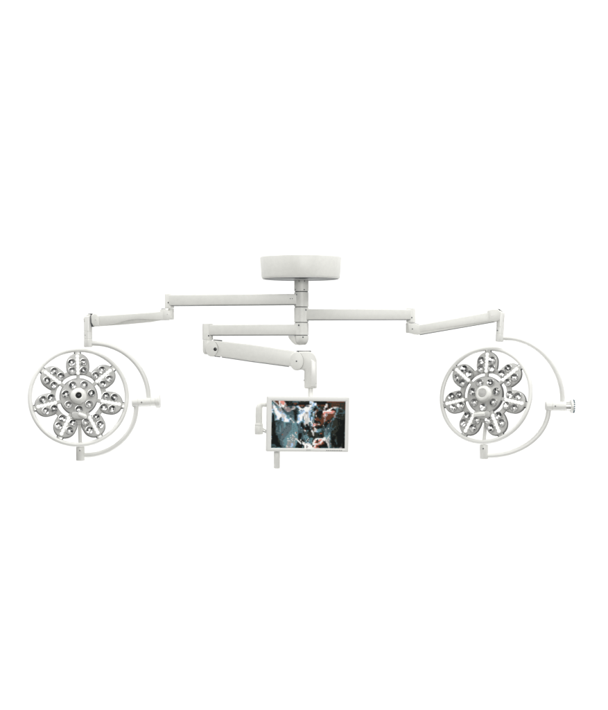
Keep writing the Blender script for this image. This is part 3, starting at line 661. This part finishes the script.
    [6, 6, 0, 0, 0, 0, 0, 0, 1, 2, 2, 3, 3, 2, 3, 4, 4, 6, 6, 4, 5, 4, 6, 5, 5, 6, 6, 4, 1, 0, 0, 2, 2, 3, 2, 4, 2, 4, 6, 2, 4, 4, 4, 1, 1, 6, 7, 7, 7, 7, 7, 7, 7, 7, 7, 6, 4, 6, 5, 6, 2, 0, 0, 0, 0, 1, 1, 0, 0, 0, 0, 0, 0, 0, 0, 0],
    [2, 2, 0, 0, 0, 0, 0, 0, 1, 2, 3, 3, 2, 3, 4, 4, 4, 4, 4, 4, 4, 6, 5, 4, 4, 6, 6, 6, 0, 1, 6, 2, 0, 2, 2, 4, 2, 6, 0, 4, 2, 4, 2, 1, 6, 7, 7, 0, 7, 10, 10, 10, 7, 7, 7, 6, 6, 5, 5, 4, 3, 0, 0, 0, 1, 2, 1, 0, 0, 0, 0, 0, 0, 0, 0, 0],
    [1, 1, 0, 0, 0, 0, 0, 0, 1, 1, 2, 3, 3, 4, 4, 4, 4, 6, 6, 6, 5, 4, 6, 5, 6, 4, 4, 7, 7, 0, 6, 1, 0, 0, 2, 2, 6, 0, 6, 4, 4, 4, 1, 6, 7, 10, 0, 0, 10, 10, 10, 7, 6, 5, 6, 11, 6, 5, 6, 3, 1, 1, 0, 0, 1, 2, 1, 0, 0, 0, 0, 0, 0, 0, 2, 2],
    [1, 1, 0, 0, 0, 0, 0, 0, 1, 1, 2, 2, 3, 4, 4, 4, 4, 4, 5, 5, 5, 5, 4, 4, 5, 4, 4, 2, 7, 7, 0, 1, 6, 0, 2, 4, 4, 2, 2, 4, 2, 4, 1, 7, 7, 10, 9, 9, 9, 11, 7, 7, 10, 0, 0, 11, 6, 5, 5, 3, 1, 0, 0, 0, 0, 2, 1, 0, 0, 0, 0, 0, 0, 0, 0, 0],
    [1, 1, 0, 0, 0, 0, 0, 0, 0, 1, 2, 2, 3, 3, 4, 4, 4, 5, 5, 4, 5, 5, 5, 5, 5, 4, 4, 0, 1, 7, 7, 0, 6, 7, 6, 2, 4, 6, 8, 2, 4, 4, 6, 7, 10, 9, 9, 9, 6, 6, 7, 10, 9, 9, 1, 0, 6, 6, 5, 3, 2, 0, 0, 0, 0, 0, 2, 0, 0, 0, 0, 0, 0, 0, 0, 0],
    [1, 1, 0, 0, 0, 0, 0, 0, 0, 0, 2, 2, 3, 3, 4, 4, 4, 5, 5, 5, 5, 8, 8, 5, 5, 4, 2, 0, 0, 0, 7, 2, 7, 7, 6, 6, 7, 6, 6, 6, 4, 1, 6, 7, 7, 7, 7, 6, 10, 10, 6, 12, 9, 9, 0, 0, 0, 6, 6, 3, 11, 1, 0, 0, 1, 0, 2, 0, 0, 0, 0, 1, 0, 0, 0, 0],
    [2, 2, 2, 2, 2, 0, 0, 0, 0, 0, 2, 2, 3, 4, 4, 4, 4, 5, 5, 4, 5, 8, 8, 5, 5, 4, 2, 1, 0, 0, 0, 0, 2, 7, 7, 7, 7, 7, 7, 7, 6, 2, 6, 7, 6, 6, 10, 10, 5, 12, 9, 9, 0, 0, 0, 0, 0, 6, 6, 3, 2, 1, 0, 0, 0, 0, 1, 0, 0, 0, 0, 1, 0, 0, 0, 0],
    [2, 2, 2, 2, 2, 2, 0, 0, 0, 0, 0, 2, 2, 3, 4, 4, 6, 5, 4, 5, 5, 8, 8, 5, 4, 4, 0, 0, 0, 0, 0, 0, 0, 0, 7, 7, 5, 7, 7, 7, 7, 7, 0, 1, 7, 10, 9, 9, 0, 0, 0, 0, 0, 0, 0, 0, 0, 11, 6, 3, 4, 1, 1, 1, 0, 0, 0, 0, 0, 0, 0, 1, 0, 0, 0, 0],
    [2, 2, 1, 1, 1, 2, 1, 0, 0, 0, 0, 1, 2, 3, 2, 4, 6, 6, 5, 5, 8, 8, 5, 4, 4, 1, 0, 0, 0, 0, 0, 0, 4, 1, 7, 7, 11, 5, 7, 7, 7, 7, 12, 6, 7, 10, 9, 9, 1, 0, 0, 0, 0, 0, 0, 0, 0, 2, 6, 4, 2, 1, 1, 1, 0, 0, 0, 1, 0, 0, 2, 1, 0, 0, 0, 0],
    [2, 2, 2, 4, 4, 2, 2, 4, 4, 4, 2, 2, 3, 3, 4, 4, 5, 5, 5, 5, 5, 5, 5, 4, 4, 2, 2, 2, 0, 0, 0, 0, 4, 1, 7, 7, 11, 7, 7, 7, 7, 7, 7, 6, 10, 10, 11, 11, 12, 0, 2, 2, 2, 2, 2, 2, 2, 2, 6, 3, 2, 2, 2, 11, 2, 2, 2, 2, 2, 11, 11, 11, 0, 0, 0, 0],
]
def picture(x, y):
    """blend of the four nearest display cells, kept crisp"""
    fx, fy = x - 270 - 0.5, y - 401 - 0.5
    ix, iy = math.floor(fx), math.floor(fy)
    tx, ty = fx - ix, fy - iy
    tx = min(1, max(0, (tx - 0.5) * 1.15 + 0.5)); ty = min(1, max(0, (ty - 0.5) * 1.15 + 0.5))
    o = [0, 0, 0]
    for dx, dy, w in ((0, 0, (1 - tx) * (1 - ty)), (1, 0, tx * (1 - ty)), (0, 1, (1 - tx) * ty), (1, 1, tx * ty)):
        c = TONE[FEED[min(max(iy + dy, 0), len(FEED) - 1)][min(max(ix + dx, 0), 75)]]
        for q in range(3): o[q] += c[q] * w
    return o
nx, ny = 222, 141
bm = nb()
corner = ((272.8, 400.9), (345.8, 402.0), (344.3, 448.0), (271.1, 447.8))
grid = [[bm.verts.new(Q(su - sw + 2 * sw * i / nx, sv + sh - 2 * sh * j / ny, -0.8)) for i in range(nx + 1)] for j in range(ny + 1)]
cols = []
rnd = random.Random(3)
for j in range(ny):
    for i in range(nx):
        bm.faces.new((grid[j][i], grid[j + 1][i], grid[j + 1][i + 1], grid[j][i + 1]))
        u, v = (i + 0.5) / nx, (j + 0.5) / ny
        x = (1 - v) * ((1 - u) * corner[0][0] + u * corner[1][0]) + v * ((1 - u) * corner[3][0] + u * corner[2][0])
        y = (1 - v) * ((1 - u) * corner[0][1] + u * corner[1][1]) + v * ((1 - u) * corner[3][1] + u * corner[2][1])
        c = picture(x, y)
        k = 1.0 + rnd.gauss(0, 0.03)
        cols.append([max(0, min(255, a * k)) for a in c])
me_s = bpy.data.meshes.new('screen')
base = mon.location
for v in bm.verts: v.co -= base
bm.to_mesh(me_s); bm.free()
at = me_s.color_attributes.new('picture', 'FLOAT_COLOR', 'CORNER')
buf = []
for p, c in zip(me_s.polygons, cols):
    l = srgb(c)
    buf += [*l, 1.0] * p.loop_total
at.data.foreach_set('color', buf)
ms = bpy.data.materials.new("lit display panel"); ms.use_nodes = True
b = ms.node_tree.nodes["Principled BSDF"]
ca = ms.node_tree.nodes.new("ShaderNodeVertexColor"); ca.layer_name = 'picture'
b.inputs["Base Color"].default_value = (0.003, 0.003, 0.003, 1)
b.inputs["Roughness"].default_value = 0.30
b.inputs["Specular IOR Level"].default_value = 0.05
ms.node_tree.links.new(ca.outputs["Color"], b.inputs["Emission Color"])
b.inputs["Emission Strength"].default_value = 1.0
me_s.materials.append(ms)
scr = bpy.data.objects.new('screen', me_s); COL.objects.link(scr); scr.parent = mon
scr['label'] = 'lit screen showing surgeons in blue green gowns bending over a patient'

# lettering and control keys on the lower frame
fc = bpy.data.curves.new('maker_lettering', 'FONT'); fc.body = 'EIZO'; fc.size = 2.0 * U; fc.align_x = 'CENTER'; fc.extrude = 0.0004; fc.space_character = 1.05
fo = bpy.data.objects.new('maker_lettering_curve', fc); COL.objects.link(fo)
bpy.context.view_layer.update()
tm = bpy.data.meshes.new_from_object(fo.evaluated_get(bpy.context.evaluated_depsgraph_get()))
bpy.data.objects.remove(fo)
bm = nb(); bm.from_mesh(tm)
for v in bm.verts: v.co = Q(1.0 + v.co.x / U, -26.25 + v.co.y / U, 0.05 + v.co.z / U)
bpy.data.meshes.remove(tm)
part('lettering', bm, 'mark', mon, smooth=False)
for k in range(9):
    u = 19.4 + k * 1.85
    bm = nb()
    prism(bm, [((u + a) * U, (-25.75 + c) * U) for a, c in ((-0.62, -0.42), (0.62, -0.42), (0.62, 0.42), (-0.62, 0.42))], Mm, -0.1 * U, 0.3 * U, 0, 0.1 * U, 2)
    part('control_key', bm, 'mark', mon)

# stem from the arm to the rear of the display
bm = nb(); cyl(bm, W(310.6, 387.0), W(310.6, 416.0), 2.45 * U, 0.002, 32); part('stem', bm, 'tube', mon)
bm = nb(); prism(bm, [(a * U, c * U) for a, c in ((-9, -8), (13, -8), (13, 9), (-9, 9))], Mm, -13.0 * U, -6.2 * U, 0, 1.2 * U, 3); part('rear_mount', bm, 'under', mon)
# sterile grip below
bm = nb()
g0 = W(276.9, 449.5, -0.02)
lathe(bm, g0, (-0.004, 0, -1), [(0, 0), (3.0 * U, 0), (3.05 * U, 4 * U), (3.0 * U, 17.6 * U), (2.7 * U, 18.6 * U), (2.2 * U, 19.0 * U), (0, 19.1 * U)], 36)
part('lower_grip', bm, 'tube', mon)
bm = nb(); prism(bm, [(a * U, c * U) for a, c in ((-36, -24), (-26, -24), (-26, -17), (-36, -17))], Mm, -11.0 * U, -6.2 * U, 0, 0.8 * U, 3); part('grip_mount', bm, 'under', mon)
# side handle
ys = -0.055
bm = nb()
path = [(271, 404.8), (266, 404.6), (263.0, 404.4)] + arc(263.0, 409.0, 3.9, 4.6, 100, 170, 8) + [(258.9, 413), (258.9, 420), (258.9, 426)]
tube(bm, [W(a, c, ys) for a, c in path], [2.3 * U] * 3 + [(2.4 + 0.11 * k) * U for k in range(9)] + [3.35 * U] * 3, 22)
sh_ = part('side_handle', bm, 'paint', mon)
bm = nb()
lathe(bm, W(258.9, 423.2, ys), (0, 0, -1), [(0, 0), (3.5 * U, 0), (4.0 * U, 1.0 * U), (4.05 * U, 2.2 * U), (3.95 * U, 2.5 * U), (4.1 * U, 2.8 * U), (4.05 * U, 10.4 * U), (3.8 * U, 11.0 * U), (0, 11.1 * U)], 36)
part('handle_base', bm, 'paint', sh_)
bm = nb(); tube(bm, [W(260.5, 428.6, ys), W(264.0, 430.6, ys), W(266.5, 432.0, ys), W(270.5, 432.6, ys)], 1.7 * U, 16); part('handle_link', bm, 'alu', sh_)
